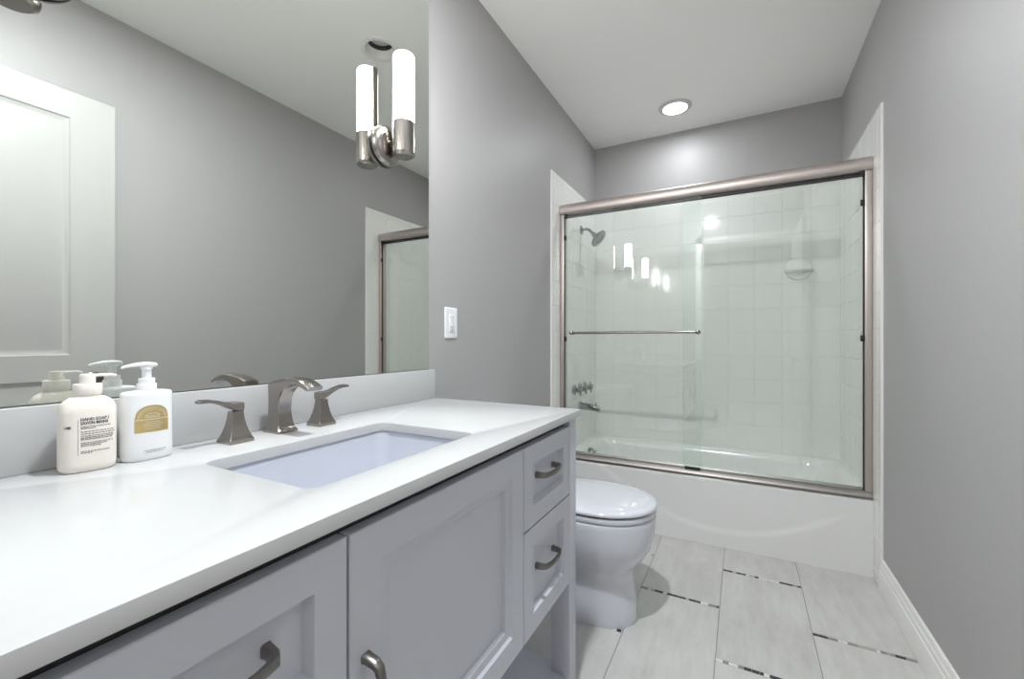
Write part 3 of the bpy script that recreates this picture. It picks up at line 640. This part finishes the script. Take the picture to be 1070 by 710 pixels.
for z, hw in ((0.0165, 0.0145), (0.0135, 0.0120)):
    s = -hw
    while s < hw: l = rnd.uniform(0.001, 0.0032); patch(bm, s+0.003, s+0.003+l, z, z+0.0011, sf2, 0, 2); s += l+0.0008
link('label_text', bm, 'greyink', b2)
bm = NB(); lathe(bm, [(0.0132, 0.1165), (0.0137, 0.118), (0.0137, 0.1285), (0.0130, 0.1295), (0.0114, 0.1297), (0.0114, 0.1375), (0.0110, 0.1385), (0.0070, 0.1387)], (0, 0, 0), (0, 0, 1), 36); link('pump_collar', bm, 'plastic', b2, 40)
bm = NB(); lathe(bm, [(0.0066, 0.138), (0.0066, 0.1535), (0.0084, 0.1540), (0.0084, 0.1580), (0.0066, 0.1590)], (0, 0, 0), (0, 0, 1), 28)
loft(bm, [[(p[0], y, z0+p[1]) for p in sup(w, h, 2.8, 18)] for y, w, h, z0 in ((0.0135, 0.0060, 0.0030, 0.1605), (0.011, 0.0085, 0.0040, 0.1612), (0.0, 0.0092, 0.0042, 0.1622), (-0.012, 0.0080, 0.0036, 0.1622), (-0.022, 0.0060, 0.0028, 0.1608), (-0.031, 0.0046, 0.0022, 0.1590), (-0.0345, 0.0038, 0.0018, 0.1572))]); link('pump_head', bm, 'plastic', b2, 40)

# ------------------------------------------------------------------ open door, folded back along the right wall
bm = NB(); XF, XB, Y0, Y1, Z0, Z1 = 1.400, 1.435, 0.018, 0.826, 0.008, 2.043
py0, py1 = Y0+0.128, Y1-0.138
panels = [(0.987, 1.938), (0.20, 0.888)]
def quad(y0, y1, z0, z1, x, s=1):
    bm.faces.new([bm.verts.new(p) for p in ((x, y0, z0), (x, y1, z0), (x, y1, z1), (x, y0, z1))])
yc, zc = [Y0, py0, py1, Y1], [Z0, 0.20, 0.888, 0.987, 1.938, Z1]
for X, s in ((XF, 1), (XB, -1)):
    for a_ in range(3):
        for b_ in range(5):
            if not (a_ == 1 and b_ in (1, 3)): quad(yc[a_], yc[a_+1], zc[b_], zc[b_+1], X)
    for z0, z1 in panels:
        ring = lambda i, d: [(X+s*d, py0+i, z0+i), (X+s*d, py1-i, z0+i), (X+s*d, py1-i, z1-i), (X+s*d, py0+i, z1-i)]
        loft(bm, [ring(0, 0), ring(0.004, 0.004), ring(0.018, 0.009), ring(0.024, 0.009), ring(0.050, 0.003)], cap0=False, cap1=True)
for a_ in range(3):
    for z in (Z0, Z1): bm.faces.new([bm.verts.new(p) for p in ((XF, yc[a_], z), (XB, yc[a_], z), (XB, yc[a_+1], z), (XF, yc[a_+1], z))])
for b_ in range(5):
    for y in (Y0, Y1): bm.faces.new([bm.verts.new(p) for p in ((XF, y, zc[b_]), (XB, y, zc[b_]), (XB, y, zc[b_+1]), (XF, y, zc[b_+1]))])
bmesh.ops.remove_doubles(bm, verts=bm.verts[:], dist=0.0002)
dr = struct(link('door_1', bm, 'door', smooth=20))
bm = NB(); lathe(bm, [(0.032, 0), (0.032, 0.004), (0.028, 0.008), (0.013, 0.011), (0.011, 0.030), (0.016, 0.036), (0.025, 0.044), (0.027, 0.053), (0.023, 0.061), (0.012, 0.064), (0.009, 0.062), (0.001, 0.062)], (XF, 0.756, 0.884), (-1, 0, 0), 36); link('door_knob', bm, 'darkmetal', dr, 40)
bm = NB(); lathe(bm, [(0.032, 0), (0.032, 0.004), (0.028, 0.008), (0.013, 0.011), (0.011, 0.022), (0.02, 0.027), (0.025, 0.036), (0.023, 0.044), (0.012, 0.047)], (XB, 0.756, 0.884), (1, 0, 0), 36); link('door_knob', bm, 'darkmetal', dr, 40)
for z in (0.25, 1.05, 1.85):
    bm = NB(); lathe(bm, [(0.006, -0.045), (0.006, 0.045)], (XB+0.001, Y0-0.001, z), (0, 0, 1), 14); link('hinge', bm, 'nickel', dr)
